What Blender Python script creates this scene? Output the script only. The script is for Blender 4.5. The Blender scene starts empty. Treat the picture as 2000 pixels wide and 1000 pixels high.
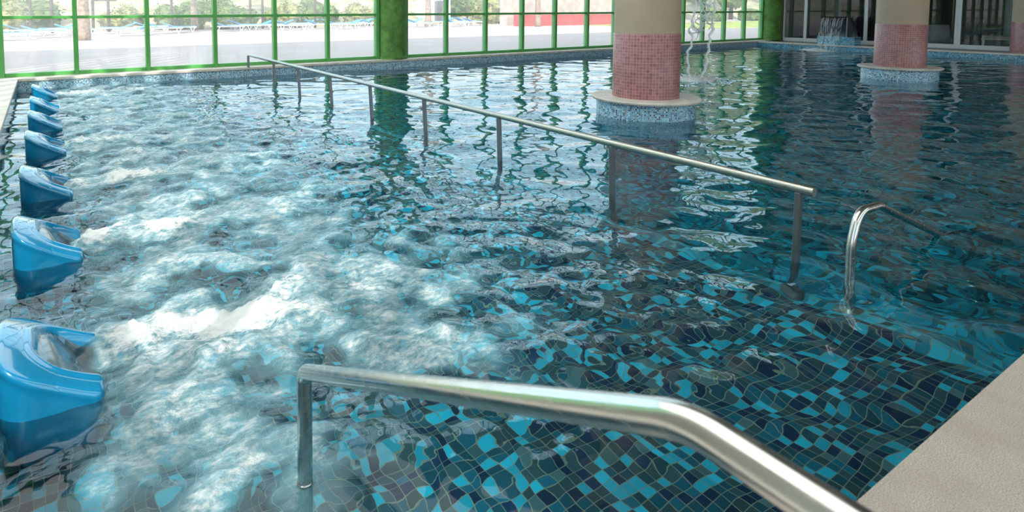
import bpy, bmesh, math, random
import numpy as np
from mathutils import Vector, Matrix
random.seed(7)
SC = bpy.context.scene
COL = SC.collection
PI = math.pi

# ------------------------------------------------------------------ helpers
def link(name, me, mat=None, parent=None, smooth=False):
    o = bpy.data.objects.new(name, me)
    COL.objects.link(o)
    if mat is not None:
        me.materials.append(mat)
    if parent is not None:
        o.parent = parent
    if smooth:
        me.shade_smooth()
    return o

def obj(name, bm, mat=None, parent=None, smooth=False, angle=None):
    me = bpy.data.meshes.new(name)
    bmesh.ops.recalc_face_normals(bm, faces=bm.faces)
    bm.to_mesh(me); bm.free()
    o = link(name, me, mat, parent, smooth)
    if angle is not None:
        me.shade_smooth()
        try:
            me.set_sharp_from_angle(angle=math.radians(angle))
        except Exception:
            pass
    return o

def tag(o, label=None, cat=None, group=None, kind=None):
    if label: o['label'] = label
    if cat: o['category'] = cat
    if group: o['group'] = group
    if kind: o['kind'] = kind
    return o

def thing(name, label, cat, loc=(0, 0, 0), rz=0, group=None, kind=None):
    o = bpy.data.objects.new(name, None)
    COL.objects.link(o)
    o.empty_display_size = .1
    o.location = loc; o.rotation_euler = (0, 0, rz)
    return tag(o, label, cat, group, kind)

def copy_tree(o, parent=None):
    c = o.copy(); COL.objects.link(c)
    if parent is not None: c.parent = parent
    for ch in list(o.children): copy_tree(ch, c)
    return c

def box(bm, x0, x1, y0, y1, z0, z1, bev=0):
    r = bmesh.ops.create_cube(bm, size=1)
    for v in r['verts']:
        v.co = Vector(((x0+x1)/2 + v.co.x*(x1-x0), (y0+y1)/2 + v.co.y*(y1-y0), (z0+z1)/2 + v.co.z*(z1-z0)))
    if bev:
        es = list({e for v in r['verts'] for e in v.link_edges})
        bmesh.ops.bevel(bm, geom=es, offset=bev, segments=2, profile=.5, affect='EDGES')
    return bm

def bx(*a, **k):
    return box(bmesh.new(), *a, **k)

def tube(bm, pts, r, seg=16, caps=True):
    """swept tube along points, r a number or list"""
    pts = [Vector(p) for p in pts]
    rings = []
    n = len(pts)
    t0 = (pts[1]-pts[0]).normalized()
    ref = Vector((0, 0, 1)) if abs(t0.z) < .9 else Vector((1, 0, 0))
    nrm = t0.cross(ref).normalized()
    for i, p in enumerate(pts):
        t = (pts[min(i+1, n-1)] - pts[max(i-1, 0)]).normalized()
        nrm = (nrm - t*nrm.dot(t)).normalized()
        b = t.cross(nrm)
        rr = r[i] if isinstance(r, (list, tuple)) else r
        rings.append([bm.verts.new(p + (nrm*math.cos(a) + b*math.sin(a))*rr)
                      for a in [2*PI*k/seg for k in range(seg)]])
    for a, b in zip(rings, rings[1:]):
        for k in range(seg):
            bm.faces.new((a[k], a[(k+1) % seg], b[(k+1) % seg], b[k]))
    if caps:
        bm.faces.new(rings[0][::-1]); bm.faces.new(rings[-1])
    return bm

def lathe(bm, prof, seg=64, closed=True):
    """profile [(r,z)...] revolved about z"""
    rings = [[bm.verts.new((r*math.cos(2*PI*k/seg), r*math.sin(2*PI*k/seg), z)) for k in range(seg)] for r, z in prof]
    for a, b in zip(rings, rings[1:]):
        for k in range(seg):
            bm.faces.new((a[k], a[(k+1) % seg], b[(k+1) % seg], b[k]))
    if closed:
        bm.faces.new(rings[0][::-1]); bm.faces.new(rings[-1])
    return bm

def fillet(pts, rad, n=8):
    """round the corners of a polyline"""
    pts = [Vector(p) for p in pts]
    out = [pts[0]]
    for i in range(1, len(pts)-1):
        a, p, b = pts[i-1], pts[i], pts[i+1]
        r = rad[i-1] if isinstance(rad, (list, tuple)) else rad
        da, db = (a-p).normalized(), (b-p).normalized()
        ang = da.angle(db)
        d = min(r/math.tan(ang/2), (a-p).length*.48, (b-p).length*.48)
        s, e = p+da*d, p+db*d
        for k in range(n+1):
            t = k/n
            out.append(s*(1-t)**2 + p*2*t*(1-t) + e*t*t)
    out.append(pts[-1])
    return out

# ------------------------------------------------------------------ materials
def new_mat(name):
    m = bpy.data.materials.new(name); m.use_nodes = True
    nt = m.node_tree
    for n in list(nt.nodes): nt.nodes.remove(n)
    out = nt.nodes.new('ShaderNodeOutputMaterial')
    return m, nt, out

def node(nt, typ, **kw):
    n = nt.nodes.new(typ)
    for k, v in kw.items():
        if k.startswith('i_'):
            n.inputs[k[2:].replace('_', ' ')].default_value = v
        else:
            setattr(n, k, v)
    return n

def math_n(nt, op, a, b=None, c=None, clamp=False):
    n = nt.nodes.new('ShaderNodeMath'); n.operation = op; n.use_clamp = clamp
    for i, v in enumerate((a, b, c)):
        if v is None: continue
        if isinstance(v, (int, float)): n.inputs[i].default_value = v
        else: nt.links.new(v, n.inputs[i])
    return n.outputs[0]

def mix_c(nt, fac, a, b):
    n = nt.nodes.new('ShaderNodeMix'); n.data_type = 'RGBA'
    for s, v in ((n.inputs['Factor'], fac), (n.inputs[6], a), (n.inputs[7], b)):
        if isinstance(v, (int, float)): s.default_value = v
        elif isinstance(v, (tuple, list)): s.default_value = (*v[:3], 1)
        else: nt.links.new(v, s)
    return n.outputs[2]

def smooth_n(nt, v, lo, hi):
    n = nt.nodes.new('ShaderNodeMapRange'); n.interpolation_type = 'SMOOTHSTEP'
    nt.links.new(v, n.inputs[0]); n.inputs[1].default_value = lo; n.inputs[2].default_value = hi
    return n.outputs[0]

def principled(nt, out, col=None, rough=.5, metal=0, coat=0, spec=.5):
    p = nt.nodes.new('ShaderNodeBsdfPrincipled')
    p.inputs['Roughness'].default_value = rough
    p.inputs['Metallic'].default_value = metal
    p.inputs['Coat Weight'].default_value = coat
    p.inputs['Specular IOR Level'].default_value = spec
    if col is not None:
        if isinstance(col, (tuple, list)): p.inputs['Base Color'].default_value = (*col, 1)
        else: nt.links.new(col, p.inputs['Base Color'])
    nt.links.new(p.outputs[0], out.inputs[0])
    return p

def paint(name, col, rough=.45, var=.12, scale=3., metal=0, coat=0, bump=0, bscale=40., dark=None, spec=.5):
    m, nt, out = new_mat(name)
    tc = nt.nodes.new('ShaderNodeTexCoord')
    nz = node(nt, 'ShaderNodeTexNoise', i_Scale=scale, i_Detail=6., i_Roughness=.6)
    nt.links.new(tc.outputs['Object'], nz.inputs['Vector'])
    d = dark or tuple(c*(1-var) for c in col)
    l = tuple(min(1, c*(1+var)) for c in col)
    c = mix_c(nt, smooth_n(nt, nz.outputs['Fac'], .3, .7), d, l)
    p = principled(nt, out, c, rough, metal, coat, spec)
    if bump:
        n2 = node(nt, 'ShaderNodeTexNoise', i_Scale=bscale, i_Detail=4.)
        nt.links.new(tc.outputs['Object'], n2.inputs['Vector'])
        b = node(nt, 'ShaderNodeBump', i_Strength=bump, i_Distance=.01)
        nt.links.new(n2.outputs['Fac'], b.inputs['Height']); nt.links.new(b.outputs[0], p.inputs['Normal'])
    return m

def tile_mat(name, mode, size, ramp, grout, gw=.08, rough=.15, radius=1., bump=.3, blotch=0):
    """square mosaic: every tile picks its own colour from a constant ramp"""
    m, nt, out = new_mat(name)
    if mode == 'cyl':
        tc = nt.nodes.new('ShaderNodeTexCoord'); src = tc.outputs['Object']
    else:
        g = nt.nodes.new('ShaderNodeNewGeometry'); src = g.outputs['Position']
    s = nt.nodes.new('ShaderNodeSeparateXYZ'); nt.links.new(src, s.inputs[0])
    X, Y, Z = s.outputs
    if mode == 'cyl':
        u = math_n(nt, 'MULTIPLY', math_n(nt, 'ARCTAN2', Y, X), radius); v = Z
    else:
        u = {'xy': X, 'xz': X, 'yz': Y}[mode]; v = {'xy': Y, 'xz': Z, 'yz': Z}[mode]
    us = math_n(nt, 'DIVIDE', u, size); vs = math_n(nt, 'DIVIDE', math_n(nt, 'ADD', v, .0053), size)
    cb = nt.nodes.new('ShaderNodeCombineXYZ')
    nt.links.new(math_n(nt, 'FLOOR', us), cb.inputs[0]); nt.links.new(math_n(nt, 'FLOOR', vs), cb.inputs[1])
    wn = node(nt, 'ShaderNodeTexWhiteNoise', noise_dimensions='2D'); nt.links.new(cb.outputs[0], wn.inputs['Vector'])
    val = wn.outputs['Value']
    if blotch:
        nz = node(nt, 'ShaderNodeTexNoise', i_Scale=.16, i_Detail=2.); nt.links.new(cb.outputs[0], nz.inputs['Vector'])
        val = math_n(nt, 'ADD', val, math_n(nt, 'MULTIPLY', math_n(nt, 'SUBTRACT', nz.outputs['Fac'], .5), blotch), clamp=True)
    cr = nt.nodes.new('ShaderNodeValToRGB'); cr.color_ramp.interpolation = 'CONSTANT'
    e = cr.color_ramp.elements
    while len(e) < len(ramp): e.new(1)
    for el, (p, c) in zip(e, ramp): el.position = p; el.color = (*c, 1)
    nt.links.new(val, cr.inputs[0])
    sep = nt.nodes.new('ShaderNodeSeparateColor'); nt.links.new(wn.outputs['Color'], sep.inputs[0])
    br = math_n(nt, 'ADD', math_n(nt, 'MULTIPLY', sep.outputs[1], .5), .75)
    hv = node(nt, 'ShaderNodeVectorMath', operation='SCALE'); nt.links.new(cr.outputs[0], hv.inputs[0]); nt.links.new(br, hv.inputs['Scale'])
    d = math_n(nt, 'MINIMUM', math_n(nt, 'PINGPONG', us, .5), math_n(nt, 'PINGPONG', vs, .5))
    f = smooth_n(nt, d, gw*.5, gw)
    p = principled(nt, out, mix_c(nt, f, grout, hv.outputs[0]), rough)
    if bump:
        b = node(nt, 'ShaderNodeBump', i_Strength=bump, i_Distance=.002)
        nt.links.new(f, b.inputs['Height']); nt.links.new(b.outputs[0], p.inputs['Normal'])
    return m

M = {}
M['green'] = paint('green_paint', (.085, .36, .085), .38, .12, 2.)
M['green_col'] = paint('green_plaster', (.10, .25, .05), .75, .35, 5., bump=.7, bscale=30.)
M['beige'] = paint('beige_paint', (.42, .345, .255), .7, .06, 2.)
M['coping'] = paint('cream_stone', (.62, .58, .52), .55, .12, 6., bump=.2, bscale=60.)
M['white_al'] = paint('grey_white_aluminium', (.60, .63, .64), .4, .06, 2.)
M['ceil'] = paint('ceiling_paint', (.24, .24, .23), .8, .05, 1.)
M['wall'] = paint('wall_paint', (.40, .38, .34), .8, .08, 1.)
M['maroon'] = paint('maroon_paint', (.08, .025, .035), .7, .1, 2.)
M['room_floor'] = paint('grey_floor_tiles', (.10, .12, .13), .35, .2, 2.)
M['white_cloth'] = paint('white_cloth', (.62, .62, .62), .85, .08, 5.)
M['dark'] = paint('dark_wood', (.035, .025, .022), .5, .3, 6.)
M['drape'] = paint('grey_drape', (.22, .20, .20), .9, .12, 4.)
M['blue_hood'] = paint('blue_fibreglass', (.004, .20, .40), .16, .10, 5., coat=1.)
M['recess'] = paint('grey_reflection_recess', (.10, .17, .22), .18, .35, 14., coat=.5)  # reflections on the same blue plastic put in as grey colour
M['deep_blue'] = paint('blue_fibreglass_side', (.008, .16, .36), .22, .10, 5., coat=.5)
M['terrace'] = paint('pale_pink_paving', (.50, .41, .37), .85, .06, .6)
M['sand'] = paint('dry_grass_slope', (.46, .38, .26), .95, .3, .5, dark=(.22, .24, .12))
M['lawn'] = paint('lawn', (.30, .36, .07), .95, .3, 1.)
M['leaf'] = paint('shrub_leaves', (.13, .18, .05), .8, .5, 3., dark=(.05, .08, .025))
M['leaf2'] = paint('dry_shrub_leaves', (.26, .25, .10), .8, .5, 3., dark=(.10, .11, .05))
M['trunk'] = paint('palm_bark', (.33, .24, .18), .9, .35, 9., bump=.8, bscale=12.)
M['post'] = paint('brown_post', (.10, .075, .06), .8, .2, 4.)
M['redwall'] = paint('red_render', (.45, .09, .08), .85, .12, 1.5)
M['redwall_top'] = paint('pale_stone', (.5, .42, .36), .85, .2, 2.)
M['lounge_w'] = paint('white_plastic', (.80, .80, .80), .4, .04, 3.)
M['lounge_b'] = paint('blue_sling', (.10, .34, .60), .7, .15, 4.)
M['towel'] = paint('towel_peach', (.75, .50, .40), .9, .1, 4.)
M['steel_dark'] = paint('brushed_dark_steel', (.20, .22, .24), .35, .1, 3., metal=.8)

# stainless tubes with smeared, streaky polish
def steel(name, col=(.60, .60, .58), rough=.2):
    m, nt, out = new_mat(name)
    tc = nt.nodes.new('ShaderNodeTexCoord')
    mp = node(nt, 'ShaderNodeMapping'); mp.inputs['Scale'].default_value = (30, 6, 30)
    nt.links.new(tc.outputs['Object'], mp.inputs[0])
    nz = node(nt, 'ShaderNodeTexNoise', i_Scale=2., i_Detail=6.); nt.links.new(mp.outputs[0], nz.inputs['Vector'])
    p = principled(nt, out, col, rough, 1)
    r = nt.nodes.new('ShaderNodeMapRange'); nt.links.new(nz.outputs['Fac'], r.inputs[0])
    r.inputs[1].default_value = .3; r.inputs[2].default_value = .7; r.inputs[3].default_value = rough*.7; r.inputs[4].default_value = rough*1.5
    nt.links.new(r.outputs[0], p.inputs['Roughness'])
    return m
M['steel'] = steel('stainless_steel')
M['steel_long'] = steel('satin_stainless_steel', (.44, .45, .43), .32)

# deck stone: fine sandy speckle
def stone():
    m, nt, out = new_mat('sandblasted_deck_stone')
    tc = nt.nodes.new('ShaderNodeTexCoord')
    a = node(nt, 'ShaderNodeTexNoise', i_Scale=260., i_Detail=3.); nt.links.new(tc.outputs['Object'], a.inputs['Vector'])
    b = node(nt, 'ShaderNodeTexNoise', i_Scale=5., i_Detail=5.); nt.links.new(tc.outputs['Object'], b.inputs['Vector'])
    c1 = mix_c(nt, smooth_n(nt, b.outputs['Fac'], .35, .65), (.48, .41, .36), (.58, .51, .46))
    c2 = mix_c(nt, smooth_n(nt, a.outputs['Fac'], .3, .7), (.31, .27, .23), c1)
    p = principled(nt, out, c2, .7)
    bp = node(nt, 'ShaderNodeBump', i_Strength=.35, i_Distance=.003)
    nt.links.new(a.outputs['Fac'], bp.inputs['Height']); nt.links.new(bp.outputs[0], p.inputs['Normal'])
    return m
M['stone'] = stone()

FLOOR_RAMP = [(0, (.008, .03, .08)), (.24, (.012, .07, .105)), (.44, (.038, .080, .098)), (.64, (.01, .12, .19)), (.77, (.02, .44, .62)), (.94, (.08, .15, .17))]
DEEP_RAMP = [(0, (.006, .07, .11)), (.22, (.012, .20, .25)), (.50, (.05, .13, .13)), (.62, (.01, .27, .34)), (.80, (.02, .44, .56)), (.96, (.16, .08, .07))]
STEP_RAMP = [(0, (.03, .32, .45)), (.30, (.05, .50, .66)), (.75, (.02, .18, .27)), (.92, (.10, .15, .15))]
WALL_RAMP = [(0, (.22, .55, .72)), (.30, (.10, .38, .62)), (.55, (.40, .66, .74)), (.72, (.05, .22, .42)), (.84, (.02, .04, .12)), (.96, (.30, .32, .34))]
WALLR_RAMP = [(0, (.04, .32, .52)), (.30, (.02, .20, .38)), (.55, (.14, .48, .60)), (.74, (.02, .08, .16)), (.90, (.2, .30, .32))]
PINK_RAMP = [(0, (.30, .115, .125)), (.35, (.33, .135, .14)), (.7, (.28, .105, .115))]
TS = .0215
M['floor_tile'] = tile_mat('pool_floor_mosaic', 'xy', .043, FLOOR_RAMP, (.25, .26, .21), .05, blotch=.25)
M['deep_tile'] = tile_mat('deep_floor_mosaic', 'xy', .043, DEEP_RAMP, (.22, .22, .16), .05, blotch=.25)
M['step_tile'] = tile_mat('step_mosaic', 'xy', .043, STEP_RAMP, (.30, .30, .22), .05)
M['tile_xz'] = tile_mat('wall_mosaic_far', 'xz', TS, WALL_RAMP, (.50, .55, .56), .13)
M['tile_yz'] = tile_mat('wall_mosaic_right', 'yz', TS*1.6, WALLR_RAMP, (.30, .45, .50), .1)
M['tile_front'] = tile_mat('wall_mosaic_front', 'xz', .043, FLOOR_RAMP, (.25, .26, .21), .05)
M['tile_drum'] = tile_mat('plinth_mosaic', 'cyl', TS, WALL_RAMP, (.48, .54, .56), .13, radius=.63)
M['tile_pink'] = tile_mat('pink_mosaic', 'cyl', .0405, PINK_RAMP, (.52, .38, .36), .05, radius=.4255, rough=.3)
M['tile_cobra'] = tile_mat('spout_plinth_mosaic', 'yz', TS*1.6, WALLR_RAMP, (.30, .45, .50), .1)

# window glass: clear, a little reflective, veiled with a dusty film
def pane_mat(name, haze, hazecol=(.9, .9, .92), tint=(1, 1, 1), film=True):
    m, nt, out = new_mat(name)
    tr = node(nt, 'ShaderNodeBsdfTransparent'); tr.inputs[0].default_value = (*tint, 1)
    df = node(nt, 'ShaderNodeBsdfTranslucent'); df.inputs[0].default_value = (*hazecol, 1)
    d2 = node(nt, 'ShaderNodeBsdfDiffuse'); d2.inputs[0].default_value = (*hazecol, 1)
    md = node(nt, 'ShaderNodeMixShader'); md.inputs[0].default_value = .4
    nt.links.new(df.outputs[0], md.inputs[1]); nt.links.new(d2.outputs[0], md.inputs[2])
    tc = nt.nodes.new('ShaderNodeTexCoord')
    nz = node(nt, 'ShaderNodeTexNoise', i_Scale=.9, i_Detail=4.); nt.links.new(tc.outputs['Object'], nz.inputs['Vector'])
    mr = nt.nodes.new('ShaderNodeMapRange'); nt.links.new(nz.outputs['Fac'], mr.inputs[0])
    mr.inputs[1].default_value = .3; mr.inputs[2].default_value = .7; mr.inputs[3].default_value = haze*.6; mr.inputs[4].default_value = haze*1.4
    m1 = node(nt, 'ShaderNodeMixShader'); nt.links.new(mr.outputs[0], m1.inputs[0])
    nt.links.new(tr.outputs[0], m1.inputs[1]); nt.links.new(md.outputs[0], m1.inputs[2])
    gl = node(nt, 'ShaderNodeBsdfGlossy', i_Roughness=.0)
    ge = nt.nodes.new('ShaderNodeNewGeometry')          # same reflectance from either face of the pane
    dt = node(nt, 'ShaderNodeVectorMath', operation='DOT_PRODUCT'); nt.links.new(ge.outputs['Normal'], dt.inputs[0]); nt.links.new(ge.outputs['Incoming'], dt.inputs[1])
    fa = math_n(nt, 'POWER', math_n(nt, 'SUBTRACT', 1., math_n(nt, 'ABSOLUTE', dt.outputs['Value'])), 5.)
    fr = math_n(nt, 'ADD', math_n(nt, 'MULTIPLY', fa, .9), .035, clamp=True)
    m2 = node(nt, 'ShaderNodeMixShader'); nt.links.new(fr, m2.inputs[0])
    nt.links.new(m1.outputs[0], m2.inputs[1]); nt.links.new(gl.outputs[0], m2.inputs[2])
    nt.links.new(m2.outputs[0], out.inputs[0])
    return m
M['pane'] = pane_mat('dusty_window_glass', .12)
M['door_pane'] = pane_mat('tinted_door_glass', .02, (.6, .62, .65), (.72, .76, .78))

# ------------------------------------------------------------------ camera
H = 1.45
th, ps = math.radians(3.94), math.radians(31.35)
fw = Vector((math.sin(ps)*math.cos(th), math.cos(ps)*math.cos(th), -math.sin(th)))
rt = Vector((math.cos(ps), -math.sin(ps), 0)); up = rt.cross(fw)
cam = bpy.data.cameras.new('camera'); co = bpy.data.objects.new('camera', cam); COL.objects.link(co)
mw = Matrix((rt, up, -fw)).transposed().to_4x4(); mw.translation = (0, 0, H)
co.matrix_world = mw
cam.sensor_width = 36; cam.lens = 36*1190/2000; cam.shift_x = .095; cam.shift_y = -.2025
cam.clip_start = .05; cam.clip_end = 500
cam.dof.use_dof = True; cam.dof.focus_distance = 5.; cam.dof.aperture_fstop = 5.
SC.camera = co

# ------------------------------------------------------------------ setting
PX0, PX1, PY0, PY1 = -.43, 22.4, .65, 12.55     # pool rim
SHELF_X, SHELF_Z, DEEP_Z = 3.62, -.42, -1.25
DECK = .2

def struct(name, bm, mat, parent=None, **k):
    o = obj(name, bm, mat, parent, **k); o['kind'] = 'structure'; return o

# pool basin: floor, rim walls, steps
b = bmesh.new(); box(b, PX0-.3, SHELF_X, PY0-.3, PY1+.3, -2.2, SHELF_Z)
struct('floor_shallow_pool', b, M['floor_tile'])
struct('floor_deep_pool', bx(SHELF_X, PX1+.3, PY0-.3, PY1+.3, -2.2, DEEP_Z), M['deep_tile'])
struct('trim_1', bx(SHELF_X-.09, SHELF_X+.006, PY0, PY1, SHELF_Z-.1, SHELF_Z+.004), M['step_tile'])
for i in range(3):
    b = bx(SHELF_X+.32*i+.004, SHELF_X+.32*(i+1), PY0, 1.62, DEEP_Z-.2, SHELF_Z-.21*(i+1))
    for v in b.verts:
        if v.co.y > 1 and v.co.z < -1: v.co.y += 1.6*(SHELF_Z-.21*(i+1)-DEEP_Z+.2)
    struct('pool_step', b, M['step_tile'])
struct('wall_pool_far', bx(PX0-.3, PX1+.3, PY1, PY1+.3, -2.2, .145), M['tile_xz'])
struct('wall_pool_front', bx(PX0-.3, PX1+.3, PY0-.3, PY0, -2.2, .145), M['tile_front'])
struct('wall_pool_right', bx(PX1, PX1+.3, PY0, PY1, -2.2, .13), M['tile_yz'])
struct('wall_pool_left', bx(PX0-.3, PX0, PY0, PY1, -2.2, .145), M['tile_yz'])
# copings and decks
struct('trim_2', bx(PX0-.35, PX1+.9, PY1-.02, PY1+.65, .145, DECK, bev=.012), M['coping'])
struct('trim_3', bx(PX0-.36, PX0+.02, -9, PY1-.025, .145, DECK+.004, bev=.012), M['coping'])
struct('trim_4', bx(PX1-.02, PX1+.35, PY0, PY1-.025, .13, .18, bev=.012), M['coping'])
struct('floor_front_deck', bx(PX0+.03, 23, -9, PY0+.02, -.02, DECK, bev=.01), M['stone'])
struct('floor_left_deck', bx(-3.3, PX0-.365, -9, PY1+.65, -.1, DECK-.005), M['coping'])
struct('floor_right_deck', bx(PX1+.36, 31, -9, PY1+.6, -.1, .172), M['room_floor'])

CEIL = 7.0
for nm, c in (('ceiling', (4.5, 31, -4.6, 13.3)), ('ceiling_far_strip', (-3.5, 4.5, 12.4, 13.3)), ('ceiling_middle_strip', (-3.5, 4.5, -4.6, .6)),
              ('ceiling_rear_right', (20, 31, -9.3, -4.6)), ('ceiling_rear_strip', (-3.5, 20, -9.3, -8.6))):
    struct(nm, bx(*c, CEIL, CEIL+.3), M['ceil'])
# unseen opal roof panels, added and tinted to fill the hall with soft light
def opal():
    m, nt, out = new_mat('opal_fill_panel')
    a = node(nt, 'ShaderNodeBsdfTranslucent'); a.inputs[0].default_value = (.95, .88, .77, 1)
    d = node(nt, 'ShaderNodeBsdfDiffuse'); d.inputs[0].default_value = (.7, .7, .7, 1)
    x = node(nt, 'ShaderNodeMixShader'); x.inputs[0].default_value = .05
    nt.links.new(a.outputs[0], x.inputs[1]); nt.links.new(d.outputs[0], x.inputs[2]); nt.links.new(x.outputs[0], out.inputs[0])
    return m
M['opal'] = opal()
def sheet(x0, x1, y0, y1, z):
    bm = bmesh.new()
    bm.faces.new([bm.verts.new(p) for p in ((x0, y0, z), (x1, y0, z), (x1, y1, z), (x0, y1, z))])
    return bm
struct('ceiling_fill_panel_left', sheet(-3.5, 4.5, .6, 12.4, CEIL+.1), M['opal'])
struct('ceiling_fill_panel_rear', sheet(-3.5, 20, -8.6, -4.6, CEIL+.1), M['opal'])
struct('wall_parapet_far', bx(-3.5, 31, 13.0, 13.3, CEIL+.3, 8.1), M['wall'])
struct('wall_terrace_shade', bx(-24, -3.12, 12.95, 13.25, -.1, 8.1), M['wall'])  # unseen wall, added to throw shade over the left of the terrace

# ---- glazed far wall, one window per bay
MX = [-1.9, -.65, .50, 1.73, 3.02, 4.29, 5.53, 6.80, None, 7.60, 8.80, 10.07, 11.35, 12.59, 13.90, 15.10, 16.25, 17.4, 18.5, 19.6, 20.85, 22.1, 23.25]
RZ = [.235, 1.26, 2.29, 3.32, 4.35, 5.38, 6.41]
WY = 12.92
def bay(n, x0, x1, y=WY, last=False, along='x', z_top=CEIL, mw=.078):
    """mullion at x0 (and at x1 when last), cross rails and panes between"""
    w = bpy.data.objects.new('window_%d' % n, None); COL.objects.link(w); w['kind'] = 'structure'
    w.location = (x0, y, DECK) if along == 'x' else (y, x0, DECK)
    if along == 'y': w.rotation_euler.z = PI/2
    L = x1-x0; md = .075 if mw < .12 else .10
    zz = [z-DECK for z in RZ if z < z_top-.2]
    top = z_top-DECK
    obj('mullion', bx(-mw/2, mw/2, -md, md, 0, top, bev=.006), M['green'], w)
    if last: obj('mullion', bx(L-mw/2, L+mw/2, -md, md, 0, top, bev=.006), M['green'], w)
    for z in zz:
        hh = .034 if z < .1 else .027
        obj('cross_rail', bx(mw/2, L-mw/2, -.05, .05, z-hh, z+hh, bev=.005), M['green'], w)
    obj('head_rail', bx(mw/2, L-mw/2, -.05, .05, top-.1, top), M['green'], w)
    zs = zz+[top-.09]
    for a, c in zip(zs, zs[1:]):
        obj('pane', bx(mw/2-.01, L-mw/2+.01, -.008, .008, a+.02, c-.02), M['pane'], w)
    return w
n = 1
for i in range(len(MX)-1):
    if MX[i] is None or MX[i+1] is None: continue
    bay(n, MX[i], MX[i+1], last=(MX[i+1] == MX[-1] or MX[i+2] is None)); n += 1
struct('wall_far_end', bx(24.0, 31, WY-.1, WY+.15, 0, CEIL), M['wall'])
# left glazed wall: bays let the sun through, an added panel shades middle hoods
LX = -3.0
ybays = [(-3.65, -2.5), (-2.5, -1.35), (-1.35, -.25), (-.25, .92)] + [(6.2+.66*k, 6.2+.66*(k+1)) for k in range(10)]
for k, (a, c) in enumerate(ybays):
    bay(n, a, c, y=LX, along='y', last=(k in (3, len(ybays)-1)), mw=.09 if k < 4 else .15); n += 1
struct('wall_left_shade_panel', bx(LX-.1, LX+.12, .98, 6.09, 0, CEIL), M['wall'])
struct('wall_left_rear', bx(LX-.1, LX+.12, -9.0, -3.72, 0, CEIL), M['wall'])
# rear wall behind the photographer: sill, head and glazing
struct('wall_rear_head', bx(-3.2, 31, -9.2, -9, 4.0, CEIL), M['wall'])
for k in range(9):
    x0 = -3+k*3.7
    w = bay(n, x0, x0+3.7, y=-9.05, z_top=4.0, last=(k == 8)); n += 1
# right glazed wall: white aluminium sliding doors
DX = 23.75
DYS = [12.34, 11.57, 9.66, 8.43, 7.20, 4.93, 2.67, .4, -2, -4.5, -7, -9]
for k in range(len(DYS)-1):
    y1, y0 = DYS[k], DYS[k+1]
    d = bpy.data.objects.new('door_%d' % (k+1), None); COL.objects.link(d); d['kind'] = 'structure'
    d.location = (DX, y0, .172)
    L = y1-y0; wj = .05 if y0 not in (7.2,) else .10
    wl = .1 if abs(y0-7.2) < .01 else .05
    obj('stile', bx(-.04, .04, L-.05, L, 0, 2.9, bev=.004), M['white_al'], d)
    obj('stile', bx(-.04, .04, 0, wl, 0, 2.9, bev=.004), M['white_al'], d)
    obj('bottom_rail', bx(-.035, .035, wl, L-.05, 0, .13, bev=.004), M['white_al'], d)
    obj('top_rail', bx(-.035, .035, wl, L-.05, 2.8, 2.9, bev=.004), M['white_al'], d)
    obj('pane', bx(-.006, .006, wl-.01, L-.04, .12, 2.81), M['door_pane'], d)
struct('wall_right_head', bx(DX-.1, DX+.1, -9, 12.33, 2.9, CEIL-.002), M['wall'])
# room behind the doors
struct('wall_lounge_back', bx(30.6, 30.9, -9, 13, 0, CEIL), M['maroon'])
struct('ceiling_lounge', bx(DX+.12, 30.6, -9, 12.3, 2.95, 3.1), M['ceil'])

# ---- green round pillars
def green_pillar(x, y, r, label):
    bm = lathe(bmesh.new(), [(r+.03, DECK), (r+.03, DECK+.04), (r, DECK+.05)] + [(r, DECK+.05+(CEIL-.004-DECK-.05)*k/6) for k in range(1, 7)], 48)
    o = obj('pillar', bm, M['green_col'], smooth=False, angle=40)
    o.location = (x, y, 0)
    return tag(o, label, 'pillar', 'green plaster pillars', 'thing')
green_pillar(7.20, 12.87, .335, 'rough green plaster pillar between window bays behind the long handrail')
green_pillar(23.60, 12.74, .35, 'rough green plaster pillar in the corner beside the glass doors')

# ---- pink tiled columns
def column(x, y, label, z0, plinth=True, band=1.10):
    t = thing('column', label, 'column', (x, y, 0), 0, 'pink tiled columns', 'thing')
    rs, rp = .42, .4255
    if plinth:
        obj('plinth', lathe(bmesh.new(), [(.63, DEEP_Z), (.63, .212)], 96), M['tile_drum'], t, angle=40)
        obj('ledge', lathe(bmesh.new(), [(.64, .21), (.685, .212), (.695, .225), (.695, .24), (.685, .25), (.43, .252), (.42, .252)], 96), M['coping'], t, angle=40)
        zb = .25
    else: zb = z0
    obj('tile_band', lathe(bmesh.new(), [(rp, zb), (rp, band-.008), (rs, band)], 96), M['tile_pink'], t, angle=40)
    obj('shaft', lathe(bmesh.new(), [(rs, band-.003), (rs, 3), (rs, CEIL-.004)], 96), M['beige'], t, angle=40)
    return t
column(6.90, 5.35, 'beige column with pink mosaic band on a round plinth, nearest the handrail', 0)
column(14.80, 5.40, 'beige column with pink mosaic band on a round plinth, standing before the glass doors', 0)
column(23.22, 5.47, 'beige column with pink mosaic band standing on the deck at the doors', .172, False, 1.03)

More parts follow.
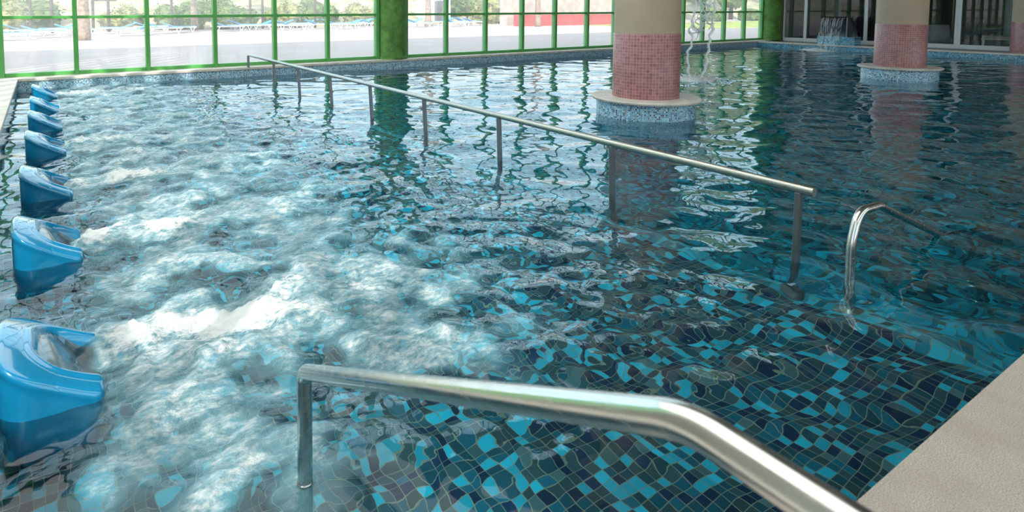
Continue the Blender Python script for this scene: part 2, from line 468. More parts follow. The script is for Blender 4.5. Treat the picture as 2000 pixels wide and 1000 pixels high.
# ------------------------------------------------------------------ rails
# long handrail dividing the pool
t = thing('handrail', 'long straight stainless handrail on posts crossing the pool', 'handrail', (3.6, 1.67, 0))
RZH = .428
bm = bmesh.new(); ys = [0, .01] + [10.75*k/24 for k in range(1, 25)]
tube(bm, [(0, y, RZH+.0022*y) for y in ys], .0265, 20)
obj('rail_tube', bm, M['steel_long'], t, angle=40)
for k in range(8):
    y = [1.75, 3.07, 4.40, 5.71, 7.03, 8.33, 9.65, 10.92][k]-1.67
    lean = [-.005, .02, .035, .05, .06, .06, .05, .05][k]
    zt = RZH+.0022*y-.02
    bm = bmesh.new()
    for z0, z1 in ((SHELF_Z, zt),):
        r = bmesh.ops.create_cube(bm, size=1)
        for v in r['verts']:
            z = z1 if v.co.z > 0 else z0
            v.co = Vector((v.co.x*.042 + lean*(zt-z), v.co.y*.03 + y - lean*.3*(zt-z), z))
        bmesh.ops.bevel(bm, geom=list(bm.edges), offset=.004, segments=1, affect='EDGES')
    p = obj('post', bm, M['steel_dark'], t)
    f = lathe(bmesh.new(), [(.06, SHELF_Z), (.06, SHELF_Z+.012), (.03, SHELF_Z+.016)], 20)
    for v in f.verts: v.co += Vector((lean*(zt-SHELF_Z), y-lean*.3*(zt-SHELF_Z), 0))
    obj('foot_flange', f, M['steel_dark'], p)
obj('post', bx(-.02, .02, 10.85, 10.90, DECK-.002, RZH+.015, bev=.003), M['steel_dark'], t)

# near handrail over the entry steps
t = thing('handrail', 'bent steel handrail in the foreground rising from the foam towards the deck', 'handrail', (.62, 1.65, 0))
pts = [(0, 0, SHELF_Z), (.002, 0, .372), (0, -1.24, .973), (0, -1.95, .962), (0, -2.05, .2)]
bm = tube(bmesh.new(), fillet(pts, [.05, .16, .12], 12), .0225, 24)
obj('rail_tube', bm, M['steel'], t, angle=40)
f = lathe(bmesh.new(), [(.0245, .028), (.0245, .04)], 24, closed=False)
obj('weld_collar', tube(bmesh.new(), [(0, 0, .026), (0, 0, .034)], .0243, 24), M['steel'], t, smooth=True)
obj('foot_flange', lathe(bmesh.new(), [(.055, SHELF_Z), (.055, SHELF_Z+.012), (.025, SHELF_Z+.016)], 24), M['steel'], t)
f = lathe(bmesh.new(), [(.055, DECK), (.055, DECK+.012), (.025, DECK+.016)], 24)
for v in f.verts: v.co.y -= 2.05
obj('foot_flange', f, M['steel'], t)

# right handrail going down the underwater steps
t = thing('handrail', 'curved steel handrail dipping into the water down the pool steps', 'handrail', (3.62, 1.487, 0))
pts = [(0, 0, SHELF_Z), (0, 0, .40), (.32, 0, .345), (1.20, 0, .005), (1.62, 0, -.16), (1.62, 0, DEEP_Z)]
pts = [(0, 0, SHELF_Z), (-.003, 0, .20), (.06, 0, .36), (.30, 0, .352), (1.62, 0, -.165), (1.62, 0, DEEP_Z)]
bm = tube(bmesh.new(), fillet(pts, [.25, .16, .2, .08], 10), .0225, 24)
obj('rail_tube', bm, M['steel'], t, angle=40)
for x, z in ((0, SHELF_Z), (1.62, DEEP_Z)):
    f = lathe(bmesh.new(), [(.07, z), (.07, z+.012), (.025, z+.02)], 24)
    for v in f.verts: v.co.x += x
    obj('foot_flange', f, M['steel'], t)

# ------------------------------------------------------------------ massage jet hoods
def sd_rrect(x, y, hx, hy, r):
    qx, qy = abs(x)-hx+r, abs(y)-hy+r
    return math.hypot(max(qx, 0), max(qy, 0)) + min(max(qx, qy), 0) - r
def sst(t): t = max(0, min(1, t)); return t*t*(3-2*t)
def make_hood():
    root = thing('massage_jet_hood', 'x', 'pool jet', (0, 0, 0), 0, 'blue massage jet hoods')
    W, XL, XR, R, ER = .25, -.20, .150, .13, .020
    nx, ny = 56, 64
    def xl(y):
        a = abs(y)-(W-R)
        return XL + (R-math.sqrt(max(R*R-a*a, 0)) if a > 0 else 0)
    def xr(y):
        r = .03; a = abs(y)-(W-r)
        return XR - (r-math.sqrt(max(r*r-a*a, 0)) if a > 0 else 0)
    def height(x, y):
        t_ = max(0, min(1, (x+.17)/.32))
        h = .222 - .042*(y/W)**2 - .160*(.72*t_+.28*sst(t_))
        # recess: U open to the right
        sd = sd_rrect(x-.42, y, .50, .165, .11)
        k = sst(-sd/.022)
        dep = .026 + .075*sst((x+.04)/.15)
        h -= k*dep
        h += .006*math.exp(-((sd-.008)/.008)**2)
        h -= .003*math.exp(-((sd-.028)/.006)**2)
        return h, sd
    bm = bmesh.new()
    grid = []
    for j in range(ny+1):
        v = j/ny
        y = -W*math.cos(PI*v) if False else -W + 2*W*v
        # denser rows at the rim
        s = 2*v-1; y = W*math.copysign(1-(1-abs(s))**1.25, s)
        a, c = xl(y), xr(y)
        row = []
        for i in range(nx+1):
            u = i/nx; q = 2*u-1; u2 = .5+.5*math.copysign(1-(1-abs(q))**1.25, q)
            x = a+(c-a)*u2
            h, sd = height(x, y)
            e = min(W-abs(y), (x-a), (c-x)*1.)
            # true distance near the rounded back corners
            e = min(e, max(0, -max(sd_rrect(x+.05, y, .15+.4 if x > 0 else .15, W, R), -1)))
            e = max(e, 0)
            if e < ER: h -= (ER-math.sqrt(max(ER*ER-(ER-e)**2, 0)))
            row.append((bm.verts.new((x, y, h)), sd))
        grid.append(row)
    rec = []
    for j in range(ny):
        for i in range(nx):
            q = (grid[j][i], grid[j][i+1], grid[j+1][i+1], grid[j+1][i])
            f = bm.faces.new([v for v, _ in q]); f.smooth = True
            if sum(s for _, s in q)/4 < -.016: rec.append(f)
    # split the recess off as its own mesh
    bm2 = bm.copy(); bm.faces.index_update()
    ids = {f.index for f in rec}
    bm2.faces.ensure_lookup_table()
    bmesh.ops.delete(bm2, geom=[f for f in bm2.faces if f.index not in ids], context='FACES')
    bm.faces.ensure_lookup_table()
    ring = [grid[0][i][0] for i in range(nx+1)] + [grid[j][nx][0] for j in range(1, ny+1)] + \
           [grid[ny][i][0] for i in range(nx-1, -1, -1)] + [grid[j][0][0] for j in range(ny-1, 0, -1)]
    rc = [v.co.copy() for v in ring]
    bmesh.ops.delete(bm, geom=rec, context='FACES')
    obj('shell', bm, M['blue_hood'], root, smooth=True)
    me = bpy.data.meshes.new('recess'); bm2.to_mesh(me); bm2.free()
    link('recess', me, M['recess'], root, True)
    # body below the lip, drawn in slightly and running down below the water
    bs = bmesh.new()
    prev = [bs.verts.new(c) for c in rc]
    for off, dz in ((.0, -.012), (.006, -.02), (.007, -.05)):
        cur = []
        for c in rc:
            cc = Vector((c.x*(1-off*3), c.y*(1-off*3), max(c.z+dz, -.34) if c.z+dz > -.34 else -.34))
            cur.append(bs.verts.new(cc))
        for k in range(len(rc)): bs.faces.new((prev[k], prev[(k+1) % len(rc)], cur[(k+1) % len(rc)], cur[k]))
        prev = cur
    for fz, sc in ((.5, .975), (.85, .95), (1., .88)):
        cur = [bs.verts.new((c.x*sc, c.y*sc, (c.z-.05)*(1-fz) - .36*fz)) for c in rc]
        for k in range(len(rc)): bs.faces.new((prev[k], prev[(k+1) % len(rc)], cur[(k+1) % len(rc)], cur[k]))
        prev = cur
    bs.faces.new(prev)
    obj('body', bs, M['blue_hood'], root, smooth=True)
    return root
hood = make_hood()
JY = [2.70, 4.13, 5.50, 7.08, 8.48, 9.82, 11.36]
JL = ['blue massage jet hood in the foreground beside the brightest foam',
      'blue massage jet hood, second from the camera',
      'blue massage jet hood, third from the camera',
      'dark blue massage jet hood, fourth from the camera',
      'dark blue massage jet hood, third from the window wall',
      'sunlit blue massage jet hood, next to last before the window wall',
      'sunlit blue massage jet hood closest to the window wall']
for k, y in enumerate(JY):
    o = hood if k == 0 else copy_tree(hood)
    o.location = (0.0, y, 0); o['label'] = JL[k]

# ------------------------------------------------------------------ water
def field(L, N, lmin, lmax, power, seed, aniso=None):
    """periodic random surface with unit rms slope"""
    rg = np.random.default_rng(seed)
    k = np.fft.fftfreq(N, L/N)*2*np.pi
    KX, KY = np.meshgrid(k, k, indexing='ij')
    K = np.hypot(KX, KY); K[0, 0] = 1e9
    lo, hi = 2*np.pi/lmax, 2*np.pi/lmin
    A = K**(-power)*(1/(1+np.exp(-(K-lo)/(lo*.12))))*np.exp(-(K/hi)**4)
    if aniso is not None:
        c = (KX*aniso[0]+KY*aniso[1])/K
        A = A*(.25+c**2)
    F = A*(rg.normal(size=(N, N))+1j*rg.normal(size=(N, N)))
    F[0, 0] = 0
    h = np.fft.ifft2(F).real
    sx = np.gradient(h, L/N, axis=0); sy = np.gradient(h, L/N, axis=1)
    h /= np.sqrt((sx**2+sy**2).mean())
    return h
def sample(h, L, X, Y):
    N = h.shape[0]
    u = (X/L*N) % N; v = (Y/L*N) % N
    i = np.floor(u).astype(int); j = np.floor(v).astype(int); a = u-i; c = v-j
    i %= N; j %= N; i2 = (i+1) % N; j2 = (j+1) % N
    return (h[i, j]*(1-a)*(1-c)+h[i2, j]*a*(1-c)+h[i, j2]*(1-a)*c+h[i2, j2]*a*c)
def ss(x, a, b):
    t = np.clip((x-a)/(b-a), 0, 1); return t*t*(3-2*t)
fA = field(7.3, 512, .22, 1.1, 2.6, 1, (.35, 1.))
fB = field(3.1, 512, .07, .40, 2.2, 2)
fC = field(2.3, 512, .03, .30, 2.0, 3)
fN = field(4.7, 512, .10, .9, 2.4, 4); fN = fN/fN.std()
fN2 = field(3.7, 512, .04, .4, 2.2, 5); fN2 = fN2/fN2.std()

def axis(a, b, d0, d1, x_near, g):
    xs = [a]
    while xs[-1] < b:
        xs.append(xs[-1]+min(d1, d0+g*max(0, xs[-1]-x_near)))
    xs[-1] = b
    return np.array(xs)
XS = axis(PX0-.05, PX1+.05, .0155, .06, 3.0, .0045)
YS = axis(PY0-.05, PY1+.05, .0145, .045, 3.2, .0045)
GX, GY = np.meshgrid(XS, YS, indexing='ij')
# churned zone in front of the jets
churn = (1-ss(GX, 1.2, 3.1))*ss(GX, -.3, .35)*ss(GY, .7, 2.2)
churn = np.maximum(churn, .55*(1-ss(GX, .4, 1.9))*ss(GX, -.45, .3)*ss(GY, .5, 1.5))
foam = np.zeros_like(GX)
PI_ = [1.12, .98, .86, .74, .70, .74, 1.15]
for y, a in zip(JY, PI_):
    yc = y+.10+.05*np.sin(GX*2.3+y)
    wd = .17+.13*np.clip(GX, 0, 2)
    lng = np.exp(-np.clip(GX-.5, 0, 9)**2/1.0)*ss(GX, .03, .22)
    foam = np.maximum(foam, a*np.exp(-((GY-yc)/wd)**2)*lng)
    # weaker, torn veil further out
    foam = np.maximum(foam, .50*a*np.exp(-((GY-yc)/(wd*1.8))**2)*np.exp(-((GX-1.15)/.75)**2))
foam = np.maximum(foam, .33*ss(GX, .02, .3)*(1-ss(GX, 1.1, 2.5))*ss(GY, 1.4, 2.3))
foam = np.maximum(foam, .62*np.exp(-((GX-.75)/.62)**2-((GY-2.75)/.55)**2))
foam = np.maximum(foam, .56*np.exp(-((GX-.38)/.30)**2-((GY-1.95)/.38)**2))
foam += .14*sample(fN, 4.7, GX, GY)*np.clip(foam*3, 0, 1)
foam += .10*sample(fN2, 3.7, GX, GY)*np.clip(foam*3, 0, 1)
foam = np.clip(foam, 0, 1.4)
# falls: rings of broken water
cas = np.exp(-(((GX-11.1)/.9)**2+((GY-7.4)/.9)**2))
cob = np.exp(-(((GX-21.75)/.9)**2+((GY-10.3)/1.0)**2))
near = (1-ss(GY, 2.2, 4.2))*ss(GX, 1.2, 2.2)*(1-ss(GX, 4.5, 7))
calm = .78 - .18*near
mid = ss(GX, 1., 2.)*(1-ss(GX, 2.4, 4.2))*ss(GY, .9, 2.)
Z = calm*(.052*sample(fA, 7.3, GX, GY) + .030*sample(fB, 3.1, GX, GY))
Z += near*(.078*sample(fB, 3.1, GX*.62+.4, GY*.62)/.62)+mid*(.05*sample(fB, 3.1, GX+1, GY)+.035*sample(fC, 2.3, GX, GY))
Z += churn*(.10*sample(fA, 7.3, GX+3, GY+1) + .13*sample(fB, 3.1, GX+1, GY) + .11*sample(fC, 2.3, GX, GY))
Z += (cas*.25+cob*.12)*sample(fB, 3.1, GX+2, GY)
fclip = np.clip(foam, 0, 1)
Z += fclip*(.018 + .012*sample(fN, 4.7, GX+2, GY)) + fclip*.16*sample(fC, 2.3, GX+.7, GY+.3)
# lies flat against the basin walls
nxs, nys = GX.shape
def grid_mesh(name, keep=None, dz=None, closed=False):
    n = nxs*nys
    zz = Z if dz is None else Z+dz
    co_ = np.stack([GX, GY, zz], -1).reshape(-1, 3)
    I = np.arange(n).reshape(nxs, nys)
    q = np.stack([I[:-1, :-1], I[1:, :-1], I[1:, 1:], I[:-1, 1:]], -1).reshape(-1, 4)
    fo = foam.reshape(-1)
    if keep is not None:
        q = q[keep.reshape(-1)[q].max(1)]
        us, inv = np.unique(q, return_inverse=True)
        co_ = co_[us]; fo = fo[us]; q = inv.reshape(-1, 4)
    if closed:
        ring = np.concatenate([I[:, 0], I[-1, 1:], I[-2::-1, -1], I[0, -2:0:-1]])
        m = len(ring); b0 = len(co_)
        low = co_[ring].copy(); low[:, 2] = -2.1
        co_ = np.concatenate([co_, low]); fo = np.concatenate([fo, np.zeros(m)])
        a = np.arange(m); nx_ = (a+1) % m
        side = np.stack([ring[a], b0+a, b0+nx_, ring[nx_]], -1)
        q = np.concatenate([q, side])
        bottom = (b0+np.arange(m))[::-1]
    me = bpy.data.meshes.new(name)
    loops = q.reshape(-1); starts = np.arange(len(q))*4; tot = np.full(len(q), 4)
    if closed:
        starts = np.append(starts, len(loops)); tot = np.append(tot, len(bottom)); loops = np.concatenate([loops, bottom])
    me.vertices.add(len(co_)); me.vertices.foreach_set('co', co_.astype(np.float32).ravel())
    me.loops.add(len(loops)); me.loops.foreach_set('vertex_index', loops.astype(np.int32))
    me.polygons.add(len(starts)); me.polygons.foreach_set('loop_start', starts.astype(np.int32))
    me.polygons.foreach_set('loop_total', tot.astype(np.int32))
    me.update(calc_edges=True); me.validate()
    at = me.attributes.new('foam', 'FLOAT', 'POINT'); at.data.foreach_set('value', fo.astype(np.float32))
    me.polygons.foreach_set('use_smooth', np.ones(len(me.polygons), bool))
    return me

def water_mat():
    m, nt, out = new_mat('pool_water')
    g = node(nt, 'ShaderNodeBsdfGlass', i_IOR=1.333, i_Roughness=0.)
    g.inputs['Color'].default_value = (1, 1, 1, 1)
    nt.links.new(g.outputs[0], out.inputs['Surface'])
    v = node(nt, 'ShaderNodeVolumeAbsorption'); v.inputs['Color'].default_value = (.26, .90, .98, 1); v.inputs['Density'].default_value = .8
    nt.links.new(v.outputs[0], out.inputs['Volume'])
    return m
def foam_mat(attr=True):
    m, nt, out = new_mat('whirlpool_foam' if attr else 'splash_foam')
    tc = nt.nodes.new('ShaderNodeTexCoord')
    mp = node(nt, 'ShaderNodeMapping'); mp.inputs['Scale'].default_value = (.7, 1.25, 1)
    mp.inputs['Rotation'].default_value = (0, 0, -.25)
    nt.links.new(tc.outputs['Object'], mp.inputs[0])
    n1 = node(nt, 'ShaderNodeTexNoise', i_Scale=7., i_Detail=9., i_Roughness=.66, i_Distortion=.5); nt.links.new(mp.outputs[0], n1.inputs['Vector'])
    vo = node(nt, 'ShaderNodeTexVoronoi', feature='DISTANCE_TO_EDGE', i_Scale=85.); nt.links.new(tc.outputs['Object'], vo.inputs['Vector'])
    vb = node(nt, 'ShaderNodeTexVoronoi', feature='F1', i_Scale=120.); nt.links.new(tc.outputs['Object'], vb.inputs['Vector'])
    if attr:
        at = node(nt, 'ShaderNodeAttribute', attribute_name='foam'); f = at.outputs['Fac']
    else:
        v = nt.nodes.new('ShaderNodeValue'); v.outputs[0].default_value = 1.7; f = v.outputs[0]
    n2 = node(nt, 'ShaderNodeTexNoise', i_Scale=30., i_Detail=8., i_Roughness=.72); nt.links.new(mp.outputs[0], n2.inputs['Vector'])
    s = math_n(nt, 'ADD', f, math_n(nt, 'MULTIPLY', math_n(nt, 'SUBTRACT', n1.outputs['Fac'], .5), .95))
    s = math_n(nt, 'ADD', s, math_n(nt, 'MULTIPLY', math_n(nt, 'SUBTRACT', n2.outputs['Fac'], .5), 1.35))
    dense = smooth_n(nt, s, .20, 1.22)
    # bubbles just under the surface make a pale milky veil
    veil = math_n(nt, 'MULTIPLY', smooth_n(nt, f, .03, .50), math_n(nt, 'ADD', math_n(nt, 'MULTIPLY', math_n(nt, 'MULTIPLY', n1.outputs['Fac'], n2.outputs['Fac']), 1.95), .03))
    lace = math_n(nt, 'MULTIPLY', math_n(nt, 'SUBTRACT', 1., smooth_n(nt, vo.outputs['Distance'], .02, .16)), smooth_n(nt, s, .15, .5))
    al = math_n(nt, 'MAXIMUM', math_n(nt, 'MAXIMUM', dense, veil), math_n(nt, 'MULTIPLY', lace, .30), clamp=True)
    al = math_n(nt, 'MULTIPLY', al, .95)
    fcol = mix_c(nt, smooth_n(nt, math_n(nt, 'ADD', al, math_n(nt, 'MULTIPLY', math_n(nt, 'SUBTRACT', n2.outputs['Fac'], .5), .9)), .20, .85), (.24, .58, .70), (.84, .87, .88))
    d = node(nt, 'ShaderNodeBsdfPrincipled'); nt.links.new(fcol, d.inputs['Base Color']); d.inputs['Roughness'].default_value = .35
    d.inputs['Specular IOR Level'].default_value = .6
    bp = node(nt, 'ShaderNodeBump', i_Strength=.75, i_Distance=.014)
    hh = math_n(nt, 'ADD', math_n(nt, 'ADD', math_n(nt, 'MULTIPLY', n1.outputs['Fac'], .8), math_n(nt, 'MULTIPLY', n2.outputs['Fac'], .6)), math_n(nt, 'MULTIPLY', vb.outputs['Distance'], -.25))
    nt.links.new(hh, bp.inputs['Height']); nt.links.new(bp.outputs[0], d.inputs['Normal'])
    tr = node(nt, 'ShaderNodeBsdfTransparent')
    mx = node(nt, 'ShaderNodeMixShader'); nt.links.new(al, mx.inputs[0]); nt.links.new(tr.outputs[0], mx.inputs[1]); nt.links.new(d.outputs[0], mx.inputs[2])
    nt.links.new(mx.outputs[0], out.inputs[0])
    return m
w = link('pool_water', grid_mesh('pool_water', closed=True), water_mat())
tag(w, 'clear rippling turquoise water filling the mosaic pool', 'water', kind='stuff')
keep = foam > .035
# no foam inside the hoods
for y in JY:
    keep &= ~((np.abs(GY-y) < .235) & (GX > -.2) & (GX < .05))
keep &= (GX > PX0+.03) & (GY < PY1-.02) & (GY > PY0+.02)
fm = foam_mat()
o = link('whirlpool_foam', grid_mesh('whirlpool_foam', keep=keep, dz=.004+.006*fclip+fclip*(.12*sample(fC, 2.3, GX+1.3, GY+.9)+.009*np.abs(sample(fN2, 3.7, GX+1, GY+2))+.009*np.abs(sample(fN2, 3.7, GX*2.3, GY*2.3)))), fm)
tag(o, 'churning white bubble foam spreading from the row of blue jet hoods', 'foam', kind='stuff')

# ------------------------------------------------------------------ falling water
def clear_water():
    m, nt, out = new_mat('falling_water')
    g = node(nt, 'ShaderNodeBsdfGlass', i_IOR=1.33, i_Roughness=.03)
    d = node(nt, 'ShaderNodeBsdfDiffuse'); d.inputs[0].default_value = (.9, .95, .97, 1)
    tr = node(nt, 'ShaderNodeBsdfTransparent')
    a = node(nt, 'ShaderNodeMixShader'); a.inputs[0].default_value = .55
    nt.links.new(g.outputs[0], a.inputs[1]); nt.links.new(d.outputs[0], a.inputs[2])
    c = node(nt, 'ShaderNodeMixShader'); c.inputs[0].default_value = .75
    nt.links.new(tr.outputs[0], c.inputs[1]); nt.links.new(a.outputs[0], c.inputs[2])
    nt.links.new(c.outputs[0], out.inputs[0])
    return m
M['fall'] = clear_water()
def sheet_water():
    m, nt, out = new_mat('water_sheet')
    tr = node(nt, 'ShaderNodeBsdfTransparent'); df = node(nt, 'ShaderNodeBsdfDiffuse'); df.inputs[0].default_value = (.85, .92, .96, 1)
    gl = node(nt, 'ShaderNodeBsdfGlossy', i_Roughness=.08)
    tc = nt.nodes.new('ShaderNodeTexCoord'); mp = node(nt, 'ShaderNodeMapping'); mp.inputs['Scale'].default_value = (2, 16, 2)
    nt.links.new(tc.outputs['Object'], mp.inputs[0])
    nz = node(nt, 'ShaderNodeTexNoise', i_Scale=1.4, i_Detail=5.); nt.links.new(mp.outputs[0], nz.inputs['Vector'])
    a = node(nt, 'ShaderNodeMixShader'); nt.links.new(math_n(nt, 'MULTIPLY', smooth_n(nt, nz.outputs['Fac'], .42, .75), .55), a.inputs[0])
    nt.links.new(tr.outputs[0], a.inputs[1]); nt.links.new(df.outputs[0], a.inputs[2])
    c = node(nt, 'ShaderNodeMixShader'); c.inputs[0].default_value = .07
    nt.links.new(a.outputs[0], c.inputs[1]); nt.links.new(gl.outputs[0], c.inputs[2]); nt.links.new(c.outputs[0], out.inputs[0])
    return m
M['sheet'] = sheet_water()
sf = foam_mat(False)
def splash(name, cx, cy, rx, ry, hgt, label, seed):
    rg = random.Random(seed)
    bm = bmesh.new()
    n, m_ = 18, 48
    c0 = bm.verts.new((0, 0, hgt*.6)); prev = None
    for i in range(1, n+1):
        q = i/n
        ring = []
        for k in range(m_):
            a = 2*PI*k/m_
            rr = q*(1+.18*math.sin(3*a+seed)+.12*math.sin(7*a+2*seed))
            z = hgt*((1-q)**1.2)*(.5+1.1*rg.random()) + .012*(1-q) + rg.uniform(-.004, .008)
            ring.append(bm.verts.new((rx*rr*math.cos(a), ry*rr*math.sin(a), z - (.03 if i == n else 0))))
        for k in range(m_):
            if prev is None: bm.faces.new((c0, ring[k], ring[(k+1) % m_]))
            else: bm.faces.new((prev[k], ring[k], ring[(k+1) % m_], prev[(k+1) % m_]))
        prev = ring
    for _ in range(90):
        a = rg.uniform(0, 2*PI); q = rg.random()**.7
        s = rg.uniform(.005, .014)
        r = bmesh.ops.create_icosphere(bm, subdivisions=1, radius=s)
        bmesh.ops.translate(bm, verts=r['verts'], vec=(rx*q*math.cos(a), ry*q*math.sin(a), .03+rg.random()**2*hgt*2.2))
    o = obj(name, bm, sf, smooth=True); o.location = (cx, cy, .0)
    return tag(o, label, 'splash', kind='stuff')
splash('splash', 11.12, 7.42, .44, .38, .075, 'white splash where the falling streams hit the pool behind the pink column', 3)
splash('splash', 21.85, 10.30, .20, .50, .06, 'white splash under the curved steel spout', 5)

# two ropes of water dropping from above, with a torn web between them
t = thing('water_cascade', 'thin ropes of water falling from above beside the pink column', 'waterfall', (11.1, 7.36, 0))
rg = random.Random(11)
ax = Vector((math.cos(-ps-.06), math.sin(-ps-.06), 0))     # across the fall
dp = Vector((-ax.y, ax.x, 0))
def rope(ctrl, rad, name='water_stream', amp=.012):
    bm = bmesh.new()
    pts, rs = [], []
    n = 70
    for i in range(n+1):
        s = i/n*(len(ctrl)-1); k = min(int(s), len(ctrl)-2); f = s-k; f = f*f*(3-2*f)
        o_ = ctrl[k][0]*(1-f)+ctrl[k+1][0]*f; z = ctrl[k][1]*(1-(s-k))+ctrl[k+1][1]*(s-k)
        pts.append(ax*(o_+amp*math.sin(z*31+ctrl[0][0]*9)+rg.uniform(-.004, .004)) + dp*(.02*math.sin(z*17)+rg.uniform(-.004, .004)) + Vector((0, 0, z)))
        rs.append(1.35*rad*(.65+.7*rg.random()))
    tube(bm, pts, rs, 8)
    for _ in range(26):
        p = rg.choice(pts); r = bmesh.ops.create_icosphere(bm, subdivisions=1, radius=rg.uniform(.004, .010))
        bmesh.ops.translate(bm, verts=r['verts'], vec=p+ax*rg.uniform(-.06, .06)+dp*rg.uniform(-.05, .05))
    return obj(name, bm, M['fall'], t, smooth=True)
def px2o(x): return (x-1366)/92.
def py2z(y): return .03+(150-y)*1.535/150
L1 = [(1357, -160), (1358, -60), (1357, 0), (1354, 25), (1352, 45), (1346, 57), (1354, 72), (1350, 88), (1345, 100), (1346, 120), (1349, 148)]
L2 = [(1392, -160), (1390, -60), (1391, 0), (1389, 25), (1388, 50), (1384, 72), (1382, 90), (1380, 110), (1378, 128), (1373, 142), (1371, 150)]
L3 = [(1360, -80), (1364, 0), (1370, 12), (1374, 24), (1366, 32), (1358, 40), (1365, 50), (1368, 58), (1352, 64)]
L4 = [(1388, -80), (1384, 2), (1378, 12), (1382, 22), (1372, 32), (1378, 40), (1386, 48), (1380, 55)]
L5 = [(1368, -50), (1374, 5), (1368, 20), (1360, 30), (1370, 42), (1364, 60), (1360, 75)]
for L_, r_ in ((L1, .016), (L2, .017), (L3, .010), (L4, .010), (L5, .008)):
    rope([(px2o(x), py2z(y)) for x, y in L_], r_)
for k in range(10):
    a, c = rg.choice([(1352, 1372), (1366, 1388)]); y = rg.uniform(-40, 60)
    rope([(px2o(a), py2z(y)), (px2o((a+c)/2+rg.uniform(-4, 4)), py2z(y+rg.uniform(4, 16))), (px2o(c), py2z(y+rg.uniform(-6, 10)))], .006, 'water_web', .004)

# cobra spout: curved steel sheet on a tiled block, sheet of water pouring off its mouth
t = thing('water_spout', 'curved dark steel spout on a blue tiled block pouring water', 'fountain', (22.62, 10.05, .13))
obj('tiled_block', bx(-.16, .26, -.62, .52, .0, .33, bev=.008), M['tile_cobra'], t)
bm = bmesh.new()
prof = []
for k in range(21):
    a = k/20
    ang = PI*(-.02+.62*a)
    prof.append((.26-.40*(1-math.cos(ang))*.95-.02*a, .33+.66*math.sin(ang*.80)))
rows = []
for (x, z), k in zip(prof, range(21)):
    hw = .50-.10*(k/20)
    rows.append((x, z, hw))
for sgn in (0, 1):
    pass
va = [[bm.verts.new((x, -hw-.03, z)), bm.verts.new((x, hw-.03, z))] for x, z, hw in rows]
for a, c in zip(va, va[1:]): bm.faces.new((a[0], a[1], c[1], c[0]))
geom = bmesh.ops.solidify(bm, geom=list(bm.faces), thickness=.035)
obj('steel_hood', bm, M['steel_dark'], t, angle=40)
xm, zm, hm = rows[-1]
# inner tray carrying the water to the mouth
obj('side_cheek', bx(xm, xm+.40, -hm-.03, -hm, .33, zm-.02), M['steel_dark'], t)
bm = bmesh.new()
nu, nv = 26, 30
g = []
for i in range(nu+1):
    s = i/nu
    x = xm-.02 - .36*s**.75; z = zm-.03 - (zm-.03+.13+.01)*s**1.7
    hw = (hm-.05)*(1-.12*s)
    row = []
    for j in range(nv+1):
        q = j/nv*2-1
        row.append(bm.verts.new((x+.012*math.sin(j*2.1+i*.4)+rg.uniform(-.008, .008), q*hw-.03, z)))
    g.append(row)
for i in range(nu):
    for j in range(nv):
        # sheet tears towards the bottom
        if i > 8 and rg.random() < .10*(i/nu): continue
        bm.faces.new((g[i][j], g[i][j+1], g[i+1][j+1], g[i+1][j]))
bmesh.ops.solidify(bm, geom=list(bm.faces), thickness=.006)
o = obj('water_sheet', bm, M['sheet'], t, smooth=True)
tag(obj('low_block', bx(22.74, 23.0, 8.00, 8.22, .17, .34, bev=.005), M['tile_cobra']), 'small blue tiled block on the deck behind the middle column', 'block')

# ------------------------------------------------------------------ things behind the glass doors
t = thing('lounge_table', 'round table under a white cloth seen behind the glass doors', 'table', (26.2, 8.55, .172))
obj('tablecloth', lathe(bmesh.new(), [(.40, .0), (.36, .3), (.33, .62), (.32, .66), (.0001, .67)], 40), M['white_cloth'], t, smooth=True)
for k, (x, y, rz, lab) in enumerate([(25.7, 9.4, .5, 'dark lounge chair left of the white clothed table behind the doors'), (26.6, 7.75, 2.6, 'dark lounge chair right of the white clothed table behind the doors'), (24.9, 10.6, -.3, 'dark lounge chair behind the curved spout')]):
    c = thing('lounge_chair', lab, 'chair', (x, y, .172), rz, 'dark lounge chairs')
    obj('seat', bx(-.22, .22, -.22, .22, .34, .42, bev=.02), M['dark'], c)
    obj('backrest', bx(-.22, .22, .18, .24, .42, .85, bev=.02), M['dark'], c)
    for sx in (-1, 1):
        for sy in (-1, 1): obj('leg', bx(sx*.19-.02, sx*.19+.02, sy*.19-.02, sy*.19+.02, 0, .35), M['dark'], c)
t = thing('daybed', 'white framed daybed with pale cushion behind the glass door', 'daybed', (25.6, 6.55, .172), .25)
obj('frame', bx(-.35, .35, -.62, .62, .24, .29, bev=.01), M['lounge_w'], t)
obj('cushion', bx(-.33, .33, -.60, .60, .29, .37, bev=.02), M['towel'], t)
for sx in (-1, 1):
    for sy in (-1, 1): obj('leg', bx(sx*.31-.025, sx*.31+.025, sy*.57-.025, sy*.57+.025, 0, .24), M['lounge_w'], t)
for k, (x, y, lab) in enumerate([(27.6, 9.9, 'white round post inside the lounge beyond the spout'), (28.5, 7.3, 'white round post inside the lounge behind the clothed table'), (27.0, 12.0, 'white round post inside the lounge near the corner')]):
    o = obj('lounge_post', lathe(bmesh.new(), [(.14, 0), (.14, 2.78)], 24), M['white_al'], angle=40); o.location = (x, y, .172)
    tag(o, lab, 'post', 'lounge posts', 'thing')
